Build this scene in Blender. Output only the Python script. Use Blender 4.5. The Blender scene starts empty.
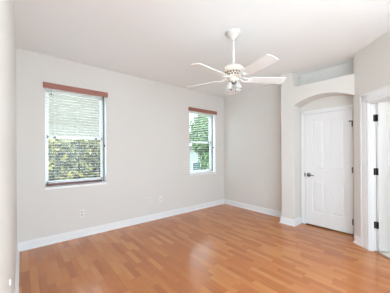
import bpy, bmesh, math, random
from mathutils import Vector, Matrix

random.seed(7)
PI = math.pi
scene = bpy.context.scene
COL = scene.collection

# ------------------------------------------------------------------ camera
F_PX, CY, YAW, ROLL, PITCH, CAM_H = 209.054, 152.333, 0.877781, -0.0054, 0.00219, 1.3145
cam_data = bpy.data.cameras.new('camera')
cam_data.sensor_fit = 'HORIZONTAL'
cam_data.sensor_width = 36.0
cam_data.lens = 36.0 * F_PX / 390.0
cam_data.shift_y = (CY - 146.5) / 390.0
cam_data.clip_start = 0.01
cam_data.clip_end = 200
cam = bpy.data.objects.new('camera', cam_data)
COL.objects.link(cam)
fh = Vector((math.cos(YAW), math.sin(YAW), 0))
rt = Vector((math.sin(YAW), -math.cos(YAW), 0))
zz = Vector((0, 0, 1))
fw = fh * math.cos(PITCH) + zz * math.sin(PITCH)
up = zz * math.cos(PITCH) - fh * math.sin(PITCH)
rx = rt * math.cos(ROLL) + up * math.sin(ROLL)
ux = up * math.cos(ROLL) - rt * math.sin(ROLL)
cam.matrix_world = Matrix(((rx.x, ux.x, -fw.x, 0), (rx.y, ux.y, -fw.y, 0), (rx.z, ux.z, -fw.z, CAM_H), (0, 0, 0, 1)))
scene.camera = cam

# ------------------------------------------------------------------ view, world, light
vs = scene.view_settings
scene.display_settings.display_device = 'sRGB'
vs.view_transform = 'Standard'
vs.look = 'None'
vs.exposure = 0.97
vs.gamma = 1.0
vs.use_curve_mapping = False
scene.cycles.use_denoising = True
scene.cycles.max_bounces = 16
scene.cycles.diffuse_bounces = 10
scene.cycles.sample_clamp_indirect = 8.0

SKY = 3.6
world = bpy.data.worlds.new('world')
scene.world = world
world.use_nodes = True
bg = world.node_tree.nodes['Background']
bg.inputs[0].default_value = (0.72, 0.885, 1.0, 1)
bg.inputs[1].default_value = SKY

def light(name, kind, loc, direction, energy, color=(1, 1, 1), size=None, portal=False):
    d = bpy.data.lights.new(name, kind)
    d.energy = energy
    d.color = color
    if kind == 'AREA':
        d.shape = 'RECTANGLE'
        d.size, d.size_y = size
        d.cycles.is_portal = portal
    o = bpy.data.objects.new(name, d)
    COL.objects.link(o)
    o.location = loc
    o.rotation_euler = Vector(direction).to_track_quat('-Z', 'Y').to_euler()
    return o

sun = light('sun', 'SUN', (0, 0, 8), (0.85, 0.12, -0.95), 5.0, (1.0, 0.97, 0.92))
sun.data.angle = math.radians(2)
light('sky_portal_near', 'AREA', (0.687, 3.93, 1.55), (0, -1, 0), 1, size=(0.86, 1.5), portal=True)
light('sky_portal_far', 'AREA', (3.324, 3.93, 1.55), (0, -1, 0), 1, size=(0.84, 1.5), portal=True)
light('sky_portal_rear', 'AREA', (1.4, -1.36, 1.2), (0, 1, 0), 1, size=(2.5, 2.4), portal=True)
light('rear_fill', 'AREA', (1.0, -1.27, 1.2), (0, 1, 1.3), 12, (0.72, 0.885, 1.0), size=(1.7, 2.2))  # added fill lamp at the rear opening, brightens the room from behind
light('side_fill', 'AREA', (-0.13, -0.72, 1.5), (1, 0.6, 0.4), 14, (0.72, 0.885, 1.0), size=(0.8, 1.3))  # added fill lamp at the made-up side window, lifts the right wall
light('bath_lamp', 'AREA', (3.76, -0.45, 2.7), (0, 0, -1), 5.5, (1.0, 0.97, 0.93), size=(0.6, 0.6))

# ------------------------------------------------------------------ room numbers
H, YA, XL, XB = 2.74, 3.691, -0.05, 4.038
XP, XD, YP, YJ, YC = 3.727, 4.018, 1.978, 1.747, 0.851
ANG = math.radians(48)
CD = Vector((-math.cos(ANG), -math.sin(ANG), 0))          # along the diagonal wall, away from the corner
CN = Vector((math.sin(ANG), -math.cos(ANG), 0))           # out of the room
MC = Matrix(((CD.x, CN.x, 0, XP), (CD.y, CN.y, 0, YC), (0, 0, 1, 0), (0, 0, 0, 1)))   # (s, t, z) frame

# ------------------------------------------------------------------ materials
def mat(name, color, rough=0.5, metal=0.0, bump=0.0, bscale=200.0, coat=0.0, var=0.0, vscale=3.0, spec=0.5):
    m = bpy.data.materials.new(name)
    m.use_nodes = True
    nt = m.node_tree
    b = nt.nodes['Principled BSDF']
    b.inputs['Base Color'].default_value = (*color, 1)
    b.inputs['Roughness'].default_value = rough
    b.inputs['Metallic'].default_value = metal
    b.inputs['Coat Weight'].default_value = coat
    b.inputs['Specular IOR Level'].default_value = spec
    tc = nt.nodes.new('ShaderNodeTexCoord')
    if bump:
        n = nt.nodes.new('ShaderNodeTexNoise')
        n.inputs['Scale'].default_value = bscale
        n.inputs['Detail'].default_value = 3
        nt.links.new(tc.outputs['Object'], n.inputs['Vector'])
        bp = nt.nodes.new('ShaderNodeBump')
        bp.inputs['Strength'].default_value = bump
        bp.inputs['Distance'].default_value = 0.002
        nt.links.new(n.outputs['Fac'], bp.inputs['Height'])
        nt.links.new(bp.outputs['Normal'], b.inputs['Normal'])
    if var:
        n = nt.nodes.new('ShaderNodeTexNoise')
        n.inputs['Scale'].default_value = vscale
        n.inputs['Detail'].default_value = 4
        nt.links.new(tc.outputs['Object'], n.inputs['Vector'])
        r = nt.nodes.new('ShaderNodeValToRGB')
        r.color_ramp.elements[0].position = 0.3
        r.color_ramp.elements[1].position = 0.7
        r.color_ramp.elements[0].color = (*[c * (1 - var) for c in color], 1)
        r.color_ramp.elements[1].color = (*[min(1, c * (1 + var)) for c in color], 1)
        nt.links.new(n.outputs['Fac'], r.inputs['Fac'])
        nt.links.new(r.outputs['Color'], b.inputs['Base Color'])
    return m

WALL = mat('wall_paint', (0.715, 0.695, 0.665), 0.62, bump=0.12, bscale=120, spec=0.3)
CEIL = mat('ceiling_paint', (0.86, 0.885, 0.90), 0.85, bump=0.2, bscale=90, spec=0.2)
TRIM = mat('white_trim_paint', (0.83, 0.84, 0.85), 0.35)
DOORW = mat('white_door_paint', (0.80, 0.805, 0.81), 0.38)
FANW = mat('white_fan_enamel', (0.84, 0.86, 0.87), 0.3)
FANC = mat('cream_fan_enamel', (0.84, 0.78, 0.68), 0.35)
FANG = mat('ivory_fan_enamel', (0.72, 0.70, 0.66), 0.35)
CHROME = mat('brushed_metal', (0.55, 0.55, 0.54), 0.25, metal=1.0)
NICKEL = mat('dark_nickel', (0.16, 0.155, 0.15), 0.35, metal=0.8)
BRONZE = mat('dark_bronze', (0.035, 0.032, 0.03), 0.4, metal=0.6)
VENT = mat('dark_vent', (0.16, 0.09, 0.05), 0.6)
SLAT = mat('white_slat_vinyl', (0.85, 0.85, 0.84), 0.45)
CORD = mat('white_cord', (0.62, 0.62, 0.60), 0.8)
VINYL = mat('white_window_vinyl', (0.82, 0.82, 0.82), 0.4)
GREYF = mat('grey_screen_frame', (0.16, 0.165, 0.17), 0.5)
SILLM = mat('white_sill_stone', (0.88, 0.87, 0.87), 0.3, var=0.04, vscale=9)
PLATE = mat('white_plate_plastic', (0.80, 0.79, 0.76), 0.35)
SOCKM = mat('outlet_face_plastic', (0.62, 0.61, 0.58), 0.4)
TILE = mat('cream_bath_tile', (0.78, 0.74, 0.66), 0.25, var=0.05, vscale=4)
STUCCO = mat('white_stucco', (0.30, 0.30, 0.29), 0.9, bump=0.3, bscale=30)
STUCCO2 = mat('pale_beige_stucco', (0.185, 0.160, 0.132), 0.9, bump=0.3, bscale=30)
ROOFT = mat('pale_roof_tile', (0.66, 0.65, 0.63), 0.9, var=0.08, vscale=6)
FASCIA = mat('grey_fascia', (0.10, 0.105, 0.10), 0.7)
TEAL = mat('teal_glass', (0.05, 0.085, 0.09), 0.3)
GRASS = mat('grass', (0.10, 0.16, 0.05), 0.95, bump=0.5, bscale=60, var=0.4, vscale=12)
PAVE = mat('pale_paving', (0.50, 0.49, 0.47), 0.8, var=0.06)
BARK = mat('bark', (0.16, 0.12, 0.09), 0.9, bump=0.5, bscale=40, var=0.3, vscale=20)

def wood(name, c1, c2, rough, axis_scale):
    m = mat(name, c1, rough)
    nt = m.node_tree
    b = nt.nodes['Principled BSDF']
    tc = nt.nodes.new('ShaderNodeTexCoord')
    mp = nt.nodes.new('ShaderNodeMapping')
    mp.inputs['Scale'].default_value = axis_scale
    n = nt.nodes.new('ShaderNodeTexNoise')
    n.inputs['Scale'].default_value = 6
    n.inputs['Detail'].default_value = 6
    r = nt.nodes.new('ShaderNodeValToRGB')
    r.color_ramp.elements[0].position = 0.3
    r.color_ramp.elements[1].position = 0.7
    r.color_ramp.elements[0].color = (*c1, 1)
    r.color_ramp.elements[1].color = (*c2, 1)
    nt.links.new(tc.outputs['Object'], mp.inputs['Vector'])
    nt.links.new(mp.outputs['Vector'], n.inputs['Vector'])
    nt.links.new(n.outputs['Fac'], r.inputs['Fac'])
    nt.links.new(r.outputs['Color'], b.inputs['Base Color'])
    return m

VALW = wood('cherry_valance_wood', (0.30, 0.115, 0.085), (0.40, 0.165, 0.125), 0.4, (1, 12, 12))
RAILW = wood('dark_cherry_rail_wood', (0.11, 0.035, 0.032), (0.17, 0.06, 0.05), 0.4, (1, 12, 12))
STRIPW = wood('threshold_wood', (0.24, 0.11, 0.06), (0.32, 0.15, 0.08), 0.35, (2, 10, 10))

def floor_material():
    m = mat('laminate_strip_floor', (0.42, 0.19, 0.09), 0.3)
    nt = m.node_tree
    N, L = nt.nodes, nt.links
    b = N['Principled BSDF']
    b.inputs['Specular IOR Level'].default_value = 0.6
    tc = N.new('ShaderNodeTexCoord')
    sp = N.new('ShaderNodeSeparateXYZ')
    L.new(tc.outputs['Object'], sp.inputs[0])
    def mth(op, a, bb=None, c=None):
        n = N.new('ShaderNodeMath')
        n.operation = op
        for k, v in enumerate((a, bb, c)):
            if v is None:
                continue
            if isinstance(v, (int, float)):
                n.inputs[k].default_value = v
            else:
                L.new(v, n.inputs[k])
        return n.outputs[0]
    W, LEN = 0.066, 0.31
    fx = mth('DIVIDE', sp.outputs['X'], W)
    ix = mth('FLOOR', fx)
    wn = N.new('ShaderNodeTexWhiteNoise')
    wn.noise_dimensions = '1D'
    L.new(ix, wn.inputs['W'])
    ly = mth('MULTIPLY_ADD', wn.outputs['Value'], 0.12, LEN)
    fy = mth('ADD', mth('DIVIDE', sp.outputs['Y'], ly), mth('MULTIPLY', wn.outputs['Value'], 17.3))
    iy = mth('FLOOR', fy)
    cb = N.new('ShaderNodeCombineXYZ')
    L.new(ix, cb.inputs[0]); L.new(iy, cb.inputs[1])
    w2 = N.new('ShaderNodeTexWhiteNoise')
    w2.noise_dimensions = '2D'
    L.new(cb.outputs[0], w2.inputs['Vector'])
    mp = N.new('ShaderNodeMapping')
    mp.inputs['Scale'].default_value = (26, 2.2, 1)
    L.new(tc.outputs['Object'], mp.inputs['Vector'])
    av = N.new('ShaderNodeVectorMath')
    av.operation = 'MULTIPLY_ADD'
    L.new(w2.outputs['Color'], av.inputs[0])
    av.inputs[1].default_value = (9, 9, 0)
    L.new(mp.outputs['Vector'], av.inputs[2])
    gr = N.new('ShaderNodeTexNoise')
    gr.inputs['Scale'].default_value = 1.6
    gr.inputs['Detail'].default_value = 5
    gr.inputs['Distortion'].default_value = 0.6
    L.new(av.outputs[0], gr.inputs['Vector'])
    fac = mth('ADD', mth('MULTIPLY_ADD', w2.outputs['Value'], 0.54, 0.04), mth('MULTIPLY', gr.outputs['Fac'], 0.42))
    rp = N.new('ShaderNodeValToRGB')
    cr = rp.color_ramp
    cr.elements[0].position = 0.08
    cr.elements[0].color = (0.33, 0.105, 0.030, 1)
    cr.elements[1].position = 0.95
    cr.elements[1].color = (0.58, 0.25, 0.088, 1)
    e = cr.elements.new(0.5)
    e.color = (0.48, 0.165, 0.046, 1)
    L.new(fac, rp.inputs['Fac'])
    # fine joints between the strips
    ex = mth('ABSOLUTE', mth('SUBTRACT', mth('FRACT', fx), 0.5))
    ey = mth('ABSOLUTE', mth('SUBTRACT', mth('FRACT', fy), 0.5))
    jt = mth('MAXIMUM', mth('GREATER_THAN', ex, 0.487), mth('GREATER_THAN', ey, 0.496))
    mx = N.new('ShaderNodeMix')
    mx.data_type = 'RGBA'
    L.new(mth('MULTIPLY', jt, 0.35), mx.inputs['Factor'])
    L.new(rp.outputs['Color'], mx.inputs['A'])
    mx.inputs['B'].default_value = (0.13, 0.05, 0.025, 1)
    L.new(mx.outputs['Result'], b.inputs['Base Color'])
    rg = N.new('ShaderNodeTexNoise')
    rg.inputs['Scale'].default_value = 3
    L.new(tc.outputs['Object'], rg.inputs['Vector'])
    L.new(mth('MULTIPLY_ADD', rg.outputs['Fac'], 0.06, 0.13), b.inputs['Roughness'])
    bp = N.new('ShaderNodeBump')
    bp.inputs['Strength'].default_value = 0.02
    bp.inputs['Distance'].default_value = 0.002
    L.new(gr.outputs['Fac'], bp.inputs['Height'])
    L.new(bp.outputs['Normal'], b.inputs['Normal'])
    return m
FLOORM = floor_material()

def glass_material():
    m = bpy.data.materials.new('window_glass')
    m.use_nodes = True
    nt = m.node_tree
    nt.nodes.clear()
    out = nt.nodes.new('ShaderNodeOutputMaterial')
    mix = nt.nodes.new('ShaderNodeMixShader')
    tr = nt.nodes.new('ShaderNodeBsdfTransparent')
    tr.inputs[0].default_value = (0.97, 0.985, 0.98, 1)
    gl = nt.nodes.new('ShaderNodeBsdfGlossy')
    gl.inputs['Roughness'].default_value = 0.02
    fr = nt.nodes.new('ShaderNodeFresnel')
    fr.inputs['IOR'].default_value = 1.45
    geo = nt.nodes.new('ShaderNodeNewGeometry')        # a thin pane: reflect at its front faces only
    mul = nt.nodes.new('ShaderNodeMath')
    mul.operation = 'MULTIPLY'
    inv = nt.nodes.new('ShaderNodeMath')
    inv.operation = 'SUBTRACT'
    inv.inputs[0].default_value = 1.0
    nt.links.new(geo.outputs['Backfacing'], inv.inputs[1])
    nt.links.new(fr.outputs[0], mul.inputs[0])
    nt.links.new(inv.outputs[0], mul.inputs[1])
    nt.links.new(mul.outputs[0], mix.inputs[0])
    nt.links.new(tr.outputs[0], mix.inputs[1])
    nt.links.new(gl.outputs[0], mix.inputs[2])
    nt.links.new(mix.outputs[0], out.inputs[0])
    return m
GLASS = glass_material()

def frosted_material():
    m = mat('frosted_shade_glass', (0.86, 0.86, 0.85), 0.25)
    b = m.node_tree.nodes['Principled BSDF']
    b.inputs['Transmission Weight'].default_value = 0.35
    return m
FROST = frosted_material()

def leaf_material(name, c1, c2, c3, scale):
    m = mat(name, c1, 0.55)
    nt = m.node_tree
    b = nt.nodes['Principled BSDF']
    tc = nt.nodes.new('ShaderNodeTexCoord')
    n = nt.nodes.new('ShaderNodeTexNoise')
    n.inputs['Scale'].default_value = scale
    n.inputs['Detail'].default_value = 5
    nt.links.new(tc.outputs['Object'], n.inputs['Vector'])
    r = nt.nodes.new('ShaderNodeValToRGB')
    r.color_ramp.elements[0].position = 0.36
    r.color_ramp.elements[1].position = 0.66
    r.color_ramp.elements[0].color = (*c1, 1)
    r.color_ramp.elements[1].color = (*c3, 1)
    e = r.color_ramp.elements.new(0.5)
    e.color = (*c2, 1)
    nt.links.new(n.outputs['Fac'], r.inputs['Fac'])
    nt.links.new(r.outputs['Color'], b.inputs['Base Color'])
    b.inputs['Subsurface Weight'].default_value = 0.0
    return m
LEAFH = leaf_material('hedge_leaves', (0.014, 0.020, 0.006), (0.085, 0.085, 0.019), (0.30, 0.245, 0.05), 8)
LEAFT = leaf_material('tree_leaves', (0.011, 0.034, 0.010), (0.038, 0.096, 0.027), (0.12, 0.215, 0.06), 7)

# ------------------------------------------------------------------ mesh helpers
def box(bm, a, b, M=None, bevel=0.0, seg=2):
    a, b = Vector(a), Vector(b)
    lo = Vector((min(a.x, b.x), min(a.y, b.y), min(a.z, b.z)))
    hi = Vector((max(a.x, b.x), max(a.y, b.y), max(a.z, b.z)))
    r = bmesh.ops.create_cube(bm, size=1.0)
    vs_ = r['verts']
    for v in vs_:
        v.co = Vector(((lo.x + hi.x) / 2 + v.co.x * (hi.x - lo.x), (lo.y + hi.y) / 2 + v.co.y * (hi.y - lo.y),
                       (lo.z + hi.z) / 2 + v.co.z * (hi.z - lo.z)))
    if bevel:
        es = list({e for v in vs_ for e in v.link_edges})
        g = bmesh.ops.bevel(bm, geom=es, offset=bevel, segments=seg, profile=0.5, affect='EDGES')
        vs_ = list({v for f in g['faces'] for v in f.verts} | {v for v in vs_ if v.is_valid})
    if M is not None:
        for v in vs_:
            v.co = M @ v.co
    return vs_

def prism(bm, pts, z0, z1, axis='Z'):
    """pts: 2-D outline; axis Z -> (x,y) extruded in z; X -> (y,z) extruded in x; Y -> (x,z) extruded in y."""
    def P(p, h):
        return Vector((p[0], p[1], h)) if axis == 'Z' else Vector((h, p[0], p[1])) if axis == 'X' else Vector((p[0], h, p[1]))
    lo = [bm.verts.new(P(p, z0)) for p in pts]
    hi = [bm.verts.new(P(p, z1)) for p in pts]
    n = len(pts)
    fs = [bm.faces.new(lo), bm.faces.new(list(reversed(hi)))]
    for i in range(n):
        j = (i + 1) % n
        fs.append(bm.faces.new((lo[i], hi[i], hi[j], lo[j])))
    return fs, lo, hi

def lathe(bm, prof, M=None, n=32, cap=True):
    rings = []
    for r, z in prof:
        ring = []
        for k in range(n):
            a = 2 * PI * k / n
            co = Vector((r * math.cos(a), r * math.sin(a), z))
            ring.append(bm.verts.new(M @ co if M is not None else co))
        rings.append(ring)
    for a, b in zip(rings, rings[1:]):
        for k in range(n):
            j = (k + 1) % n
            f = bm.faces.new((a[k], a[j], b[j], b[k]))
            f.smooth = True
    if cap:
        bm.faces.new(list(reversed(rings[0])))
        bm.faces.new(rings[-1])

def tube(bm, pts, r, n=10):
    pts = [Vector(p) for p in pts]
    rings = []
    for i, p in enumerate(pts):
        d = (pts[min(i + 1, len(pts) - 1)] - pts[max(i - 1, 0)]).normalized()
        q = d.to_track_quat('Z', 'Y')
        rr = r[i] if isinstance(r, (list, tuple)) else r
        rings.append([bm.verts.new(p + q @ Vector((rr * math.cos(2 * PI * k / n), rr * math.sin(2 * PI * k / n), 0))) for k in range(n)])
    for a, b in zip(rings, rings[1:]):
        for k in range(n):
            f = bm.faces.new((a[k], a[(k + 1) % n], b[(k + 1) % n], b[k]))
            f.smooth = True
    bm.faces.new(list(reversed(rings[0])))
    bm.faces.new(rings[-1])

def obj(name, bm, m, parent=None, loc=None):
    bmesh.ops.recalc_face_normals(bm, faces=bm.faces)
    if loc is not None:
        bmesh.ops.translate(bm, verts=bm.verts, vec=-Vector(loc))
    me = bpy.data.meshes.new(name)
    bm.to_mesh(me)
    bm.free()
    for mm in (m if isinstance(m, (list, tuple)) else [m]):
        me.materials.append(mm)
    o = bpy.data.objects.new(name, me)
    COL.objects.link(o)
    if loc is not None:
        o.location = loc
    if parent is not None:
        o.parent = parent
    return o

def struct(name, bm, m, parent=None):
    o = obj(name, bm, m, parent)
    if parent is None:
        o['kind'] = 'structure'
    return o

def tag(o, label, cat, group=None):
    o['label'] = label
    o['category'] = cat
    if group:
        o['group'] = group
    return o

def thing(name, label, cat, loc, group=None, rotz=0.0):
    o = bpy.data.objects.new(name, None)
    o.empty_display_size = 0.1
    COL.objects.link(o)
    o.location = loc
    o.rotation_euler = (0, 0, rotz)
    return tag(o, label, cat, group)

def B():
    return bmesh.new()

# ------------------------------------------------------------------ room shell
bm = B()
# room floor: ends along the diagonal wall where the bathroom tile begins
thr = 0.055
p0 = MC @ Vector((-0.1, thr, 0)); p1 = MC @ Vector((1.75, thr, 0))
prism(bm, [(-0.2, -1.3), (p1.x, -1.3), (p1.x, p1.y), (p0.x, p0.y), (4.15, p0.y), (4.15, 3.85), (-0.2, 3.85)], -0.06, 0.0)
struct('floor', bm, FLOORM)

bm = B()
box(bm, (-0.25, -1.4, H), (5.9, 3.93, H + 0.16))
struct('ceiling', bm, CEIL)

bm = B()
box(bm, (-0.2, -0.26, -0.06), (XL, 3.93, H))
box(bm, (-0.2, -1.4, -0.06), (XL, -1.18, H))
box(bm, (-0.2, -1.18, -0.06), (XL, -0.26, 0.80))
box(bm, (-0.2, -1.18, 2.20), (XL, -0.26, H))
struct('wall_left', bm, WALL)

W1 = (0.261, 1.113)
W2 = (2.907, 3.740)
WZ0, WZ1 = 0.805, 2.300
YO = 3.90
bm = B()
for x0, x1 in ((XL, W1[0]), (W1[1], W2[0]), (W2[1], 4.2)):
    box(bm, (x0, YA, -0.06), (x1, YO, H))
for w in (W1, W2):
    box(bm, (w[0], YA, -0.06), (w[1], YO, WZ0))
    box(bm, (w[0], YA, WZ1), (w[1], YO, H))
bmesh.ops.remove_doubles(bm, verts=bm.verts, dist=1e-5)
struct('wall_back', bm, WALL)

bm = B()
box(bm, (XB, 1.85, -0.06), (4.2, YA, H))
struct('wall_right', bm, WALL)

# the thick wall with the arched door recess and the plant niche above it
bm = B()
NZ = 2.462
chord = YJ - YC
sag, zs = 0.125, 2.135
R_ = (chord * chord / 4 + sag * sag) / (2 * sag)
yc_, zc_ = (YJ + YC) / 2, zs + sag - R_
half = math.asin(chord / 2 / R_)
arc = [(yc_ + R_ * math.sin(a), zc_ + R_ * math.cos(a)) for a in [(-half + 2 * half * k / 28) for k in range(29)]]
outline = [(YP, 0.0), (YP, H), (YJ, H), (YJ, NZ), (YC, NZ)] + arc + [(YJ, 0.0)]
fs, lo, hi = prism(bm, outline, XP, XB, 'X')
front = [e for e in fs[0].edges if not (abs(e.verts[0].co.z - e.verts[1].co.z) < 1e-6 and (e.verts[0].co.z < 0.01 or e.verts[0].co.z > H - 0.01))
         and not (abs(e.verts[0].co.y - YC) < 1e-5 and abs(e.verts[1].co.y - YC) < 1e-5)]
bmesh.ops.bevel(bm, geom=front, offset=0.016, segments=3, profile=0.5, affect='EDGES')
bmesh.ops.triangulate(bm, faces=[f for f in bm.faces if len(f.verts) > 4])
struct('wall_alcove', bm, WALL)

DY0, DY1, DZ = 0.930, 1.666, 2.002        # clear opening of the closed door
bm = B()
box(bm, (XD, DY1, -0.06), (4.2, 1.85, H))
box(bm, (XD, 0.70, -0.06), (4.2, DY0, H))
box(bm, (XD, DY0, DZ), (4.2, DY1, H))
box(bm, (4.12, DY0, -0.06), (4.2, DY1, DZ))
box(bm, (XP + 0.12, 0.745, -0.06), (XD, YC, H))
struct('wall_closet', bm, WALL)

# diagonal wall with the open doorway
S0, S1, SZ = 0.252, 1.05, 1.968
T = 0.088
bm = B()
box(bm, (0.0, 0, -0.06), (S0, T, H), MC)
box(bm, (S0, 0, SZ), (S1, T, H), MC)
box(bm, (S1, 0, -0.06), (1.62, T, H), MC)
pA = MC @ Vector((1.62, 0, 0))
box(bm, (pA.x, -1.4, -0.06), (pA.x + 0.12, pA.y + 0.02, H))
struct('wall_diagonal', bm, WALL)

# rear wall behind the camera; its wide opening is added to let in daylight
bm = B()
box(bm, (XL, -1.4, -0.06), (0.15, -1.28, H))
box(bm, (2.45, -1.4, -0.06), (pA.x, -1.28, H))
box(bm, (0.15, -1.4, 2.35), (2.45, -1.28, H))
struct('wall_front', bm, WALL)

# bathroom beyond the diagonal wall
bm = B()
box(bm, (-0.1, thr + 0.03, -0.05), (1.62, 2.2, -0.002), MC)
o = struct('floor_bathroom', bm, TILE)
bm = B()
box(bm, (-0.16, T, -0.05), (-0.08, 2.25, H), MC)
box(bm, (-0.16, 2.2, -0.05), (1.7, 2.3, H), MC)
box(bm, (1.62, T, -0.05), (1.7, 2.25, H), MC)
struct('wall_bathroom', bm, WALL)
bm = B()
box(bm, (S0 - 0.01, thr - 0.012, -0.01), (S1 + 0.01, thr + 0.034, 0.006), MC, bevel=0.003)
struct('trim_3', bm, STRIPW)

# ------------------------------------------------------------------ baseboards
def offset_path(pts, o):
    out = []
    for i, p in enumerate(pts):
        p = Vector(p)
        ds = []
        if i > 0:
            ds.append((p - Vector(pts[i - 1])).normalized())
        if i < len(pts) - 1:
            ds.append((Vector(pts[i + 1]) - p).normalized())
        ns = [Vector((d.y, -d.x)) for d in ds]      # room lies to the right of travel
        if len(ns) == 1:
            out.append(p + ns[0] * o)
        else:
            b = (ns[0] + ns[1])
            b = b / b.length
            out.append(p + b * (o / max(0.2, b.dot(ns[0]))))
    return out

def baseboard(names, pts):
    prof = [(0.0, 0.002, 0.026, 0.020), (0.0, 0.0, 0.013, 0.100), (0.0, 0.10, 0.009, 0.116)]
    bands = ((0.027, 0.001, 0.012), (0.021, 0.012, 0.020), (0.013, 0.020, 0.100), (0.008, 0.100, 0.116))
    offs = [offset_path(pts, b[0]) for b in bands]
    for i, nm in enumerate(names):
        if nm is None:
            continue
        bm = B()
        for off, (d, z0, z1) in zip(offs, bands):
            prism(bm, [tuple(pts[i]), tuple(pts[i + 1]), tuple(off[i + 1]), tuple(off[i])], z0, z1)
        struct(nm, bm, TRIM)

baseboard(['baseboard_left', 'baseboard_back', 'baseboard_right', 'baseboard_pier_side', 'baseboard_pier', 'baseboard_alcove'],
          [(XL, -1.27), (XL, YA), (XB, YA), (XB, YP), (XP, YP), (XP, YJ), (XD - 0.03, YJ)])
q1 = MC @ Vector((0.112, 0, 0))
baseboard([None, 'baseboard_diagonal'], [(XD - 0.03, YC - 0.0), (XP, YC), (q1.x, q1.y)])

# ------------------------------------------------------------------ door trim
def casing_bars(bm, M, u0, u1, ztop, w, flip=1):
    """casing around an opening in a frame where u runs along the wall and -t is towards the room."""
    bands = ((0.0, 0.28, 0.011), (0.28, 0.80, 0.014), (0.80, 1.0, 0.018))
    for a, b, d in bands:
        box(bm, (u0 - w * a, 0, 0), (u0 - w * b, -d, ztop + w * b), M, bevel=0.002, seg=1)
        box(bm, (u1 + w * a, 0, 0), (u1 + w * b, -d, ztop + w * b), M, bevel=0.002, seg=1)
        box(bm, (u0 - w * b, 0, ztop + w * a), (u1 + w * b, -d, ztop + w * b), M, bevel=0.002, seg=1)

MD = Matrix(((0, 1, 0, XD), (-1, 0, 0, 0), (0, 0, 1, 0), (0, 0, 0, 1)))   # u=-y, t=+x  (local u -> world -y)
bm = B()
casing_bars(bm, MD, -DY1 + 0.0, -DY0, DZ, 0.062)
# jamb and stop behind the closed leaf
box(bm, (XD, DY1 - 0.004, 0), (4.10, DY1 + 0.001, DZ))
box(bm, (XD, DY0 - 0.001, 0), (4.10, DY0 + 0.004, DZ))
box(bm, (XD, DY0, DZ - 0.004), (4.10, DY1, DZ + 0.001))
struct('trim_1', bm, TRIM)

bm = B()
casing_bars(bm, MC, S0, S1, SZ, 0.135)
box(bm, (S0 - 0.001, 0, 0), (S0 + 0.006, T, SZ), MC)
box(bm, (S1 + 0.001, 0, 0), (S1 - 0.006, T, SZ), MC)
box(bm, (S0, 0, SZ - 0.006), (S1, T, SZ + 0.001), MC)
# door stop
box(bm, (S0 + 0.006, 0.014, 0), (S0 + 0.018, 0.046, SZ - 0.006), MC)
box(bm, (S1 - 0.006, 0.014, 0), (S1 - 0.018, 0.046, SZ - 0.006), MC)
box(bm, (S0 + 0.006, 0.014, SZ - 0.006), (S1 - 0.006, 0.046, SZ - 0.018), MC)
struct('trim_2', bm, TRIM)

# ------------------------------------------------------------------ doors
def door_leaf(bm, M, w, h, cols, rows, th=0.035, face=(True, True)):
    """leaf in (u across, t thickness 0..th with t=0 the visible face, z)."""
    g = 0.009
    box(bm, (0.001, g, 0.001), (w - 0.001, th - g, h - 0.001), M)
    for fc in (0, 1):
        if not face[fc]:
            continue
        a, b = (0, g) if fc == 0 else (th - g, th)
        us = [0] + [x for c in cols for x in c] + [w]
        for k in range(0, len(us), 2):
            box(bm, (us[k], a, 0), (us[k + 1], b, h), M, bevel=0.0015, seg=1)
        zs_ = [0] + [z for r in rows for z in r] + [h]
        for c in cols:
            for k in range(0, len(zs_), 2):
                box(bm, (c[0], a, zs_[k]), (c[1], b, zs_[k + 1]), M)
            for r in rows:                       # raised field with sloping edges
                m1, m2 = 0.014, 0.036
                tb = g if fc == 0 else th - g
                tf = 0.001 if fc == 0 else th - 0.001
                lo_ = [(c[0] + m1, tb, r[0] + m1), (c[1] - m1, tb, r[0] + m1), (c[1] - m1, tb, r[1] - m1), (c[0] + m1, tb, r[1] - m1)]
                hi_ = [(c[0] + m2, tf, r[0] + m2), (c[1] - m2, tf, r[0] + m2), (c[1] - m2, tf, r[1] - m2), (c[0] + m2, tf, r[1] - m2)]
                A_ = [bm.verts.new(M @ Vector(p)) for p in lo_]
                C_ = [bm.verts.new(M @ Vector(p)) for p in hi_]
                bm.faces.new(C_)
                bm.faces.new(list(reversed(A_)))
                for i in range(4):
                    j = (i + 1) % 4
                    bm.faces.new((A_[i], A_[j], C_[j], C_[i]))

# closed closet door (leaf set back in its casing)
LY1, LY0 = 1.657, 0.940
wl = LY1 - LY0
ML = Matrix(((0, 1, 0, 4.003), (-1, 0, 0, LY1), (0, 0, 1, 0.020), (0, 0, 0, 1)))
hl = 1.974
cols = [(0.118, 0.308), (wl - 0.308, wl - 0.118)]
bm = B()
door_leaf(bm, ML, wl, hl, cols, [(0.235, 0.795), (0.990, 1.845)])
d1 = struct('door_1', bm, DOORW)

def lever_handle(parent, M, metal, sgn=1):
    bm = B()
    Mr = M @ Matrix.Rotation(PI / 2, 4, 'X')
    lathe(bm, [(0.0005, 0.0), (0.036, 0.0), (0.036, 0.006), (0.030, 0.012), (0.016, 0.014), (0.013, 0.045), (0.0005, 0.046)], Mr, 24)
    tube(bm, [M @ Vector((0, -0.045, 0)), M @ Vector((sgn * 0.02, -0.050, 0.002)), M @ Vector((sgn * 0.06, -0.050, 0.001)), M @ Vector((sgn * 0.105, -0.047, -0.004))],
         [0.011, 0.010, 0.008, 0.006])
    o = obj('handle', bm, metal, parent)
    o['label'] = 'dark nickel lever handle'
    return o
lever_handle(d1, Matrix.Translation((4.003, 1.597, 0.905)) @ Matrix(((0, 1, 0, 0), (-1, 0, 0, 0), (0, 0, 1, 0), (0, 0, 0, 1))), NICKEL)
bm = B()
box(bm, (4.001, 1.6565, 0.872), (3.992, 1.672, 0.938), bevel=0.002, seg=1)
obj('strike_plate', bm, NICKEL, d1)
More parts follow.
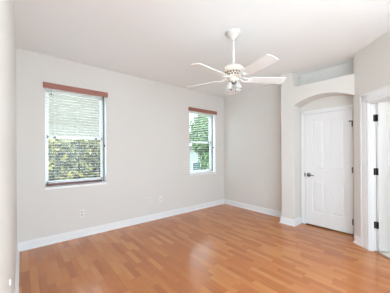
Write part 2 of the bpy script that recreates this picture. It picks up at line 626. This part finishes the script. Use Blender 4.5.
for zc in (1.762, 1.028, 0.214):
    bm = B()
    tube(bm, [(3.993, 0.944, zc - 0.045), (3.993, 0.944, zc + 0.045)], 0.0085)
    box(bm, (4.0035, 0.941, zc - 0.043), (3.999, 0.956, zc + 0.043))
    if zc > 1.7:                                  # hinge-pin door stop on the top hinge
        tube(bm, [(3.992, 0.944, zc + 0.037), (3.972, 0.968, zc + 0.037)], 0.006)
        tube(bm, [(3.972, 0.962, zc + 0.037), (3.972, 0.982, zc + 0.037)], 0.010)
    obj('hinge', bm, NICKEL, d1)

# bathroom door, standing open at a right angle to the diagonal wall
HS, HT = S0 + 0.008, T + 0.004
MO = MC @ Matrix(((0, -1, 0, HS + 0.035), (1, 0, 0, HT), (0, 0, 1, 0.012), (0, 0, 0, 1)))   # u -> +t, face t=0 -> +s side
wo, ho = 0.762, 1.950
colo = [(0.098, 0.327), (wo - 0.327, wo - 0.098)]
bm = B()
door_leaf(bm, MO, wo, ho, colo, [(0.285, 0.790), (0.985, 1.835)])
d2 = struct('door_2', bm, DOORW)
lever_handle(d2, MO @ Matrix.Translation((wo - 0.06, 0, 0.90)), NICKEL, -1)
for zc in (1.762, 1.052, 0.345):
    bm = B()
    # plate on the jamb, plate on the leaf edge, knuckle between them
    box(bm, (S0 + 0.006, T - 0.036, zc - 0.045), (S0 + 0.0085, T - 0.010, zc + 0.045), MC)
    box(bm, (HS + 0.002, HT - 0.0025, zc - 0.045), (HS + 0.032, HT + 0.0005, zc + 0.045), MC)
    tube(bm, [MC @ Vector((HS + 0.001, T - 0.001, zc - 0.047)), MC @ Vector((HS + 0.001, T - 0.001, zc + 0.047))], 0.007)
    obj('hinge', bm, BRONZE, d2)

# ------------------------------------------------------------------ windows
def window(name, w):
    x0, x1 = w
    yf, yb = 3.828, 3.885
    fr = 0.030
    rail = 1.565
    bm = B()
    box(bm, (x0, yf, WZ0 + 0.02), (x0 + fr, yb, WZ1))
    box(bm, (x1 - fr, yf, WZ0 + 0.02), (x1, yb, WZ1))
    box(bm, (x0, yf, WZ1 - fr), (x1, yb, WZ1))
    box(bm, (x0, yf, WZ0 + 0.02), (x1, yb, WZ0 + 0.055))
    root = struct(name, bm, VINYL)
    bm = B()                                       # white returns lining the opening
    box(bm, (x0, YA + 0.002, WZ0), (x0 + 0.004, yf, WZ1))
    box(bm, (x1 - 0.004, YA + 0.002, WZ0), (x1, yf, WZ1))
    box(bm, (x0, YA + 0.002, WZ1 - 0.004), (x1, yf, WZ1))
    obj('return', bm, TRIM, root)
    bm = B()                                       # sill
    box(bm, (x0 - 0.004, YA - 0.016, WZ0 - 0.014), (x1 + 0.004, yf + 0.01, WZ0 + 0.020), bevel=0.004)
    obj('sill', bm, SILLM, root)
    a0, a1 = x0 + fr, x1 - fr
    bm = B()                                       # upper sash, set outwards
    box(bm, (a0, 3.858, rail - 0.005), (a0 + 0.03, 3.88, WZ1 - fr))
    box(bm, (a1 - 0.03, 3.858, rail - 0.005), (a1, 3.88, WZ1 - fr))
    box(bm, (a0, 3.858, rail - 0.018), (a1, 3.88, rail + 0.022))
    box(bm, (a0, 3.858, WZ1 - fr - 0.03), (a1, 3.88, WZ1 - fr))
    us = obj('upper_sash', bm, VINYL, root)
    bm = B()
    box(bm, (a0 + 0.03, 3.867, rail + 0.02), (a1 - 0.03, 3.871, WZ1 - fr - 0.03))
    obj('pane', bm, GLASS, us)
    bm = B()                                       # lower sash
    zb = WZ0 + 0.055
    box(bm, (a0, 3.832, zb), (a0 + 0.022, 3.856, rail + 0.018))
    box(bm, (a1 - 0.022, 3.832, zb), (a1, 3.856, rail + 0.018))
    box(bm, (a0, 3.832, rail - 0.022), (a1, 3.856, rail + 0.020))
    box(bm, (a0, 3.832, zb), (a1, 3.856, zb + 0.04))
    ls = obj('lower_sash', bm, VINYL, root)
    bm = B()
    box(bm, (a0 + 0.022, 3.843, zb + 0.04), (a1 - 0.022, 3.847, rail - 0.022))
    obj('pane', bm, GLASS, ls)
    for fx_ in (0.13, 0.87):                       # sash locks on the meeting rail
        bm = B()
        xc = a0 + (a1 - a0) * fx_
        box(bm, (xc - 0.016, 3.826, rail - 0.014), (xc + 0.016, 3.833, rail + 0.010), bevel=0.002, seg=1)
        obj('sash_lock', bm, BRONZE, ls)
    bm = B()                                       # grey track down the jambs
    box(bm, (x1 - 0.024, 3.792, WZ0 + 0.022), (x1 - 0.004, 3.802, WZ1 - 0.006))
    obj('screen_track', bm, GREYF, root)
    bm = B()                                       # small dark catch on the right reveal
    box(bm, (x1 - 0.010, 3.752, 1.425), (x1, 3.776, 1.462), bevel=0.002, seg=1)
    obj('catch', bm, BRONZE, root)
    return root
bm = B()                                           # unseen side window added in the left wall to seat a fill lamp
for y0_, y1_, z0_, z1_ in ((-1.18, -1.14, 0.80, 2.20), (-0.30, -0.26, 0.80, 2.20), (-1.14, -0.30, 0.80, 0.84), (-1.14, -0.30, 2.16, 2.20), (-1.14, -0.30, 1.48, 1.52)):
    box(bm, (-0.19, y0_, z0_), (-0.145, y1_, z1_))
w3 = struct('window_added', bm, VINYL)
bm = B()
box(bm, (-0.170, -1.14, 0.84), (-0.166, -0.30, 2.16))
obj('pane', bm, GLASS, w3)
window('window_1', W1)
window('window_2', W2)

# ------------------------------------------------------------------ blinds
def make_blind(label, loc, rail_mat, rail_label):
    t = thing('window_blind', label, 'window blind', loc, 'window blinds')
    W, XO = 0.775, -0.022
    L = Vector(loc)
    bm = B()                                       # wooden valance with returns, in front of the wall
    zt, zb = 2.343, 2.262
    box(bm, (-0.447, -0.085, zb), (0.447, -0.070, zt), bevel=0.004)
    box(bm, (-0.447, -0.072, zb), (-0.432, -0.0595, zt), bevel=0.002, seg=1)
    box(bm, (0.432, -0.072, zb), (0.447, -0.0595, zt), bevel=0.002, seg=1)
    v = obj('valance', bm, VALW, t)
    v['label'] = 'cherry wood valance'
    bm = B()
    box(bm, (XO - W / 2, -0.028, 2.250), (XO + W / 2, 0.028, 2.295), bevel=0.003, seg=1)
    obj('headrail', bm, SLAT, t)
    bm = B()                                       # one gently crowned slat
    n = 6
    rows = []
    for k in range(n + 1):
        y = -0.023 + 0.046 * k / n
        z = 0.0015 * (1 - (2 * k / n - 1) ** 2)
        rows.append((y, z))
    ol = rows + [(y, z - 0.0018) for y, z in reversed(rows)]
    prism(bm, ol, XO - W / 2, XO + W / 2, 'X')
    first = None
    z = 2.224
    k = 0
    while z > 0.885:
        if first is None:
            first = obj('slat', bm, SLAT, t)
            s = first
        else:
            s = first.copy()
            COL.objects.link(s)
            s.parent = t
        s.location = (0, 0, z)
        s.rotation_euler = (math.radians(-2.2 + random.uniform(-0.7, 0.7)), 0, 0)
        z -= 0.0425
        k += 1
    bm = B()
    box(bm, (XO - W / 2, -0.027, 0.836), (XO + W / 2, 0.027, 0.868), bevel=0.004)
    r = obj('bottom_rail', bm, rail_mat, t)
    r['label'] = rail_label
    for x in (-0.30, 0.0, 0.30):                   # ladder cords front and back
        bm = B()
        for y in (-0.025, 0.025):
            tube(bm, [(x, y, 0.862), (x, y, 2.255)], 0.0012, 6)
        obj('ladder_cord', bm, CORD, t)
    bm = B()                                       # lift cord with a small tassel
    tube(bm, [(-0.345, -0.034, 2.25), (-0.345, -0.036, 2.20)], 0.0014, 6)
    lathe(bm, [(0.0015, 0.0), (0.008, -0.008), (0.009, -0.025), (0.0015, -0.028)], Matrix.Translation((-0.345, -0.036, 2.202)), 12)
    obj('cord_tassel', bm, BRONZE, t)
    return t
make_blind('open white slat blind with a cherry valance on the window nearer the left wall', (0.687, 3.755, 0), RAILW, 'dark cherry wood bottom rail')
make_blind('open white slat blind with a cherry valance on the window nearer the room corner', (3.327, 3.755, 0), SLAT, 'white bottom rail')

# ------------------------------------------------------------------ ceiling fan
FX, FY = 1.944, 1.615
fan = thing('ceiling_fan', 'white five-blade ceiling fan with cream motor hanging on a downrod', 'ceiling fan', (FX, FY, H))
def dz(z):
    return z - H
bm = B()
lathe(bm, [(0.0005, 0), (0.092, 0), (0.096, -0.006), (0.093, -0.014), (0.084, -0.018), (0.086, -0.024), (0.074, -0.034), (0.048, -0.052), (0.030, -0.070), (0.020, -0.088), (0.0005, -0.089)], n=40)
obj('canopy', bm, FANG, fan)
bm = B()
tube(bm, [(0, 0, -0.09), (0, 0, dz(2.36))], 0.0125, 16)
obj('downrod', bm, FANW, fan)
bm = B()
lathe(bm, [(0.0005, dz(2.372)), (0.026, dz(2.372)), (0.030, dz(2.352)), (0.062, dz(2.345)), (0.100, dz(2.330)), (0.119, dz(2.310)), (0.122, dz(2.288)), (0.114, dz(2.274)),
           (0.100, dz(2.266)), (0.096, dz(2.236)), (0.092, dz(2.216)), (0.084, dz(2.206)), (0.060, dz(2.200)), (0.0005, dz(2.200))], n=48)
mot = obj('motor_housing', bm, FANC, fan)
bm = B()
for row, (r, z, hgt) in enumerate(((0.0985, 2.252, 0.010), (0.0945, 2.227, 0.008))):
    for k in range(18):
        a = 2 * PI * (k + 0.5 * row) / 18
        M = Matrix.Rotation(a, 4, 'Z')
        box(bm, (r - 0.004, -0.011, dz(z) - hgt), (r + 0.0025, 0.011, dz(z) + hgt), M)
obj('vent_slots', bm, VENT, mot)
bm = B()
lathe(bm, [(0.0005, dz(2.203)), (0.056, dz(2.203)), (0.060, dz(2.190)), (0.057, dz(2.172)), (0.046, dz(2.158)), (0.0005, dz(2.156))], n=36)
obj('switch_housing', bm, FANC, fan)
bm = B()
lathe(bm, [(0.0005, dz(2.158)), (0.036, dz(2.158)), (0.038, dz(2.146)), (0.026, dz(2.134)), (0.010, dz(2.125)), (0.0005, dz(2.123))], n=28)
lk = obj('light_kit', bm, CHROME, fan)
for k in range(4):
    a = math.radians(39.5 + 45 + 90 * k)
    M = Matrix.Rotation(a, 4, 'Z')
    bm = B()
    tube(bm, [M @ Vector((0.028, 0, dz(2.142))), M @ Vector((0.046, 0, dz(2.146))), M @ Vector((0.058, 0, dz(2.138)))], 0.006)
    Ms = M @ Matrix.Translation((0.058, 0, dz(2.140))) @ Matrix.Rotation(math.radians(-14), 4, 'Y')
    lathe(bm, [(0.0005, 0.008), (0.016, 0.006), (0.019, -0.004), (0.019, -0.020), (0.0005, -0.021)], Ms, 18)
    arm = obj('lamp_arm', bm, CHROME, lk)
    bm = B()
    lathe(bm, [(0.019, -0.016), (0.026, -0.030), (0.032, -0.060), (0.037, -0.092), (0.035, -0.092), (0.030, -0.060), (0.024, -0.031), (0.017, -0.018)], Ms, 20, cap=False)
    sh = obj('lamp_shade', bm, FROST, lk)
    sh['label'] = 'frosted glass shade'
    bm = B()
    lathe(bm, [(0.0005, -0.018), (0.010, -0.022), (0.018, -0.048), (0.016, -0.062), (0.0005, -0.070)], Ms, 16)
    obj('bulb', bm, FANW, lk)
bm = B()
tube(bm, [(0.02, 0.02, dz(2.13)), (0.02, 0.02, dz(2.05))], 0.0012, 6)
lathe(bm, [(0.0005, 0), (0.005, -0.004), (0.005, -0.014), (0.0005, -0.018)], Matrix.Translation((0.02, 0.02, dz(2.05))), 10)
obj('pull_chain', bm, CHROME, fan)

BLADE_Z = 2.187
def blade_mesh():
    bm = B()
    pts = [(0.165, -0.050), (0.20, -0.060), (0.40, -0.066), (0.610, -0.072), (0.630, -0.058), (0.636, 0.0), (0.630, 0.058), (0.610, 0.072), (0.40, 0.066), (0.20, 0.060), (0.165, 0.050)]
    prism(bm, pts, -0.003, 0.004)
    bmesh.ops.recalc_face_normals(bm, faces=bm.faces)
    return bm
def iron_mesh():
    bm = B()
    tube(bm, [(0.072, -0.010, 0.026), (0.10, -0.026, 0.010), (0.135, -0.036, -0.006), (0.175, -0.026, -0.008), (0.215, 0.0, -0.007)], [0.008, 0.008, 0.008, 0.007, 0.006], 8)
    tube(bm, [(0.072, 0.010, 0.026), (0.10, 0.026, 0.010), (0.135, 0.036, -0.006), (0.175, 0.026, -0.008), (0.215, 0.0, -0.007)], [0.008, 0.008, 0.008, 0.007, 0.006], 8)
    box(bm, (0.165, -0.034, -0.0085), (0.225, 0.034, -0.003), bevel=0.002, seg=1)
    return bm
bl0 = ir0 = None
for k in range(5):
    a = math.radians(39.0 + 72 * k)
    if bl0 is None:
        bl0 = obj('blade', blade_mesh(), FANW, fan)
        ir0 = obj('blade_iron', iron_mesh(), FANW, bl0)
        b_, i_ = bl0, ir0
    else:
        b_ = bl0.copy(); COL.objects.link(b_); b_.parent = fan
        i_ = ir0.copy(); COL.objects.link(i_); i_.parent = b_
    b_.matrix_basis = Matrix.Translation((0, 0, dz(BLADE_Z))) @ Matrix.Rotation(a, 4, 'Z') @ Matrix.Rotation(math.radians(-12), 4, 'X')

# ------------------------------------------------------------------ wall plates
def wall_plate(label, origin, normal, kind='outlet'):
    n = Vector(normal)
    q = Matrix(((n.y, 0, n.x, 0), (-n.x, 0, n.y, 0), (0, 1, 0, 0), (0, 0, 0, 1)))    # local x along the wall, y up, z out
    M = Matrix.Translation(origin) @ q
    t = thing('wall_outlet', label, 'wall outlet', origin, 'wall outlets')
    Ml = Matrix.Translation(-Vector(origin)) @ M
    bm = B()
    box(bm, (-0.036, -0.058, 0.0005), (0.036, 0.058, 0.006), Ml, bevel=0.003)
    obj('cover_plate', bm, PLATE, t)
    for s in ((0.024, -0.024) if kind == 'outlet' else (0.0,)):
        bm = B()
        if kind == 'outlet':
            box(bm, (-0.017, s - 0.014, 0.005), (0.017, s + 0.014, 0.008), Ml, bevel=0.004)
            sk = obj('socket', bm, SOCKM, t)
            bm = B()
            for dx in (-0.007, 0.007):
                box(bm, (dx - 0.0015, s - 0.002, 0.0075), (dx + 0.0015, s + 0.008, 0.0084), Ml)
            box(bm, (-0.002, s - 0.010, 0.0075), (0.002, s - 0.006, 0.0084), Ml)
            obj('slots', bm, BRONZE, sk)
        else:
            lathe(bm, [(0.0005, 0.0055), (0.008, 0.0055), (0.008, 0.009), (0.005, 0.010), (0.005, 0.018), (0.0005, 0.018)], Ml, 16)
            obj('jack', bm, CHROME, t)
    return t
wall_plate('white outlet below the nearer window, leftmost of the plates on that wall', (0.733, YA, 0.366), (0, -1, 0))
wall_plate('white outlet between the two windows, left one of the close pair', (1.915, YA, 0.385), (0, -1, 0))
o = wall_plate('small white cable plate between the windows, right one of the close pair', (2.150, YA, 0.385), (0, -1, 0), 'jack')
o.name = 'cable_plate'
wall_plate('white outlet on the wall between room corner and arched recess', (XB, 2.48, 0.372), (-1, 0, 0))

# small white fitting on the left wall near the camera
t = thing('wall_fitting', 'small white round fitting low on the left wall, at the lower left of the photo', 'wall fitting', (XL, 1.42, 0.662))
bm = B()
Mx = Matrix.Rotation(PI / 2, 4, 'Y')
lathe(bm, [(0.0005, 0.0005), (0.017, 0.0005), (0.017, 0.003), (0.0005, 0.003)], Mx, 20)
obj('base', bm, PLATE, t)
bm = B()
lathe(bm, [(0.0005, 0.0025), (0.014, 0.0025), (0.014, 0.007), (0.010, 0.009), (0.0005, 0.008)], Mx, 20)
obj('pad', bm, PLATE, t)

# ------------------------------------------------------------------ outdoors
bm = B()
g = [[bm.verts.new((x, y, -0.12 if y < 6 else -0.12 - 1.1 * min(1, (y - 6) / 7))) for x in (-25, -10, 0, 5, 10, 15, 25, 45)] for y in (3.905, 6, 9, 11, 13, 18, 30, 60)]
for r0, r1 in zip(g, g[1:]):
    for i in range(7):
        bm.faces.new((r0[i], r0[i + 1], r1[i + 1], r1[i]))
ret = bmesh.ops.extrude_face_region(bm, geom=list(bm.faces))
for v in [e for e in ret['geom'] if isinstance(e, bmesh.types.BMVert)]:
    v.co.z -= 0.4
lawn = struct('ground', bm, GRASS)
bm = B()
box(bm, (-6, -9, -0.30), (9, -1.4, -0.06))
struct('bounce_terrace', bm, PAVE)  # unseen ground kept pale to bounce sun through the rear opening onto the ceiling

bm = B()
box(bm, (-4.0, 3.905, -0.14), (9.0, 5.75, -0.09))
struct('bounce_paving', bm, PAVE)  # unseen pale strip added to bounce daylight up onto slats and ceiling

def leaves(bm, n, sampler, s0, s1):
    for _ in range(n):
        p, nrm = sampler()
        d = (nrm + Vector((random.gauss(0, .6), random.gauss(0, .6), random.gauss(0, .6)))).normalized()
        q = d.to_track_quat('Z', 'Y')
        s = random.uniform(s0, s1)
        a = random.uniform(0, 2 * PI)
        ca, sa = math.cos(a), math.sin(a)
        vs_ = []
        for (x, y, z) in ((-s, 0, 0), (0, -s * 0.42, 0.1 * s), (s, 0, 0.0), (0, s * 0.42, 0.1 * s)):
            vs_.append(bm.verts.new(p + q @ Vector((x * ca - y * sa, x * sa + y * ca, z))))
        bm.faces.new(vs_)

hx0, hx1, hy0, hy1, hz1 = -1.2, 3.3, 6.0, 6.9, 1.64
def hedge_s():
    x = random.uniform(hx0, hx1)
    w = 0.03 * math.sin(x * 5.1) + 0.02 * math.sin(x * 12.7)
    if random.random() < 0.72:
        z = random.uniform(-0.12, hz1)
        return Vector((x, hy0 + random.uniform(-0.10, 0.12) + w, z)), Vector((0, -1, 0.3))
    return Vector((x, random.uniform(hy0, hy1), hz1 + random.uniform(-0.10, 0.05) + w)), Vector((0, -0.3, 1))
hed = thing('hedge', 'long trimmed yellow-green hedge seen through the nearer window', 'hedge', (1.05, 6.45, -0.12))
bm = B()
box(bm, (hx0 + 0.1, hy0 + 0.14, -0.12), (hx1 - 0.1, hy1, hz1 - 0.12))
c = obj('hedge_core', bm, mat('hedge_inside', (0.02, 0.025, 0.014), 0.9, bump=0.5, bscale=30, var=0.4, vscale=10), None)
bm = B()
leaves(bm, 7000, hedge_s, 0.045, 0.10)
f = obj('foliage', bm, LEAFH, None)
for q_ in (c, f):
    q_.parent = hed
    q_.matrix_parent_inverse = Matrix.Translation(hed.location).inverted()

def ell(c_, r_):
    def s():
        d = Vector((random.gauss(0, 1), random.gauss(0, 1), random.gauss(0, 1))).normalized()
        k = random.uniform(0.62, 1.05)
        return Vector((c_[0] + d.x * r_[0] * k, c_[1] + d.y * r_[1] * k, c_[2] + d.z * r_[2] * k)), d
    return s
tr = thing('tree', 'leafy green tree seen through the window nearer the room corner', 'tree', (8.12, 8.86, -0.60))
bm = B()
tube(bm, [(8.12, 8.86, -0.65), (8.09, 8.86, 0.4), (8.15, 8.88, 1.4), (8.10, 8.86, 2.8)], [0.09, 0.075, 0.06, 0.03])
for a in range(6):
    an = a * 1.05
    tube(bm, [(8.12, 8.86, 0.6 + 0.32 * a), (8.12 + 0.4 * math.cos(an), 8.86 + 0.35 * math.sin(an), 1.1 + 0.32 * a), (8.12 + 0.7 * math.cos(an), 8.86 + 0.55 * math.sin(an), 1.6 + 0.32 * a)], [0.035, 0.024, 0.010])
tk = obj('trunk', bm, BARK)
bm = B()
leaves(bm, 4200, ell((8.12, 8.86, 2.45), (1.04, 0.82, 1.25)), 0.06, 0.13)
leaves(bm, 1700, ell((8.27, 8.72, 0.90), (0.66, 0.54, 1.0)), 0.06, 0.11)
leaves(bm, 700, ell((8.40, 8.72, 0.02), (0.46, 0.4, 0.55)), 0.06, 0.11)
fo = obj('foliage', bm, LEAFT)
for q_ in (tk, fo):
    q_.parent = tr
    q_.matrix_parent_inverse = Matrix.Translation(tr.location).inverted()

# neighbour's house beyond the tree
hs = thing('exterior_house', 'white stucco house behind the tree, seen through the window nearer the room corner', 'house', (13.0, 17.0, -1.25))
def hpart(name, bm, m, parent=None):
    o = obj(name, bm, m)
    o.parent = parent or hs
    o.matrix_parent_inverse = Matrix.Translation(hs.location).inverted()
    return o
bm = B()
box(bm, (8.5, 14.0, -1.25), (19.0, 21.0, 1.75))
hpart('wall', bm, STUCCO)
bm = B()
box(bm, (8.2, 13.6, 1.68), (19.4, 13.75, 1.90))
box(bm, (8.2, 13.6, 1.86), (19.4, 21.4, 1.90))
hpart('fascia', bm, FASCIA)
bm = B()
prism(bm, [(13.55, 1.90), (17.4, 3.6), (21.4, 1.90)], 8.1, 19.5, 'X')
hpart('roof', bm, ROOFT)
bm = B()
box(bm, (11.26, 13.96, -0.30), (12.30, 14.02, 0.55))
hw = hpart('window', bm, VINYL)
bm = B()
for k in range(2):
    box(bm, (11.32 + 0.47 * k, 13.93, -0.24), (11.77 + 0.47 * k, 13.965, 0.49))
o = obj('pane', bm, TEAL)
o.parent = hw

# long pale house beyond the hedge
h2 = thing('exterior_house', 'pale two-storey house wall rising beyond the hedge, seen through the nearer window', 'house', (0.5, 17.0, -1.25))
def h2part(name, bm, m, parent=None):
    o = obj(name, bm, m)
    if parent is None:
        o.parent = h2
        o.matrix_parent_inverse = Matrix.Translation(h2.location).inverted()
    else:
        o.parent = parent
    return o
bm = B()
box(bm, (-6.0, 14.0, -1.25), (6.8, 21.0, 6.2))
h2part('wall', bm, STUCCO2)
bm = B()
box(bm, (-6.3, 13.6, 6.10), (7.1, 21.4, 6.28))
h2part('fascia', bm, FASCIA)
bm = B()
prism(bm, [(13.55, 6.28), (17.4, 8.2), (21.45, 6.28)], -6.4, 7.2, 'X')
h2part('roof', bm, ROOFT)
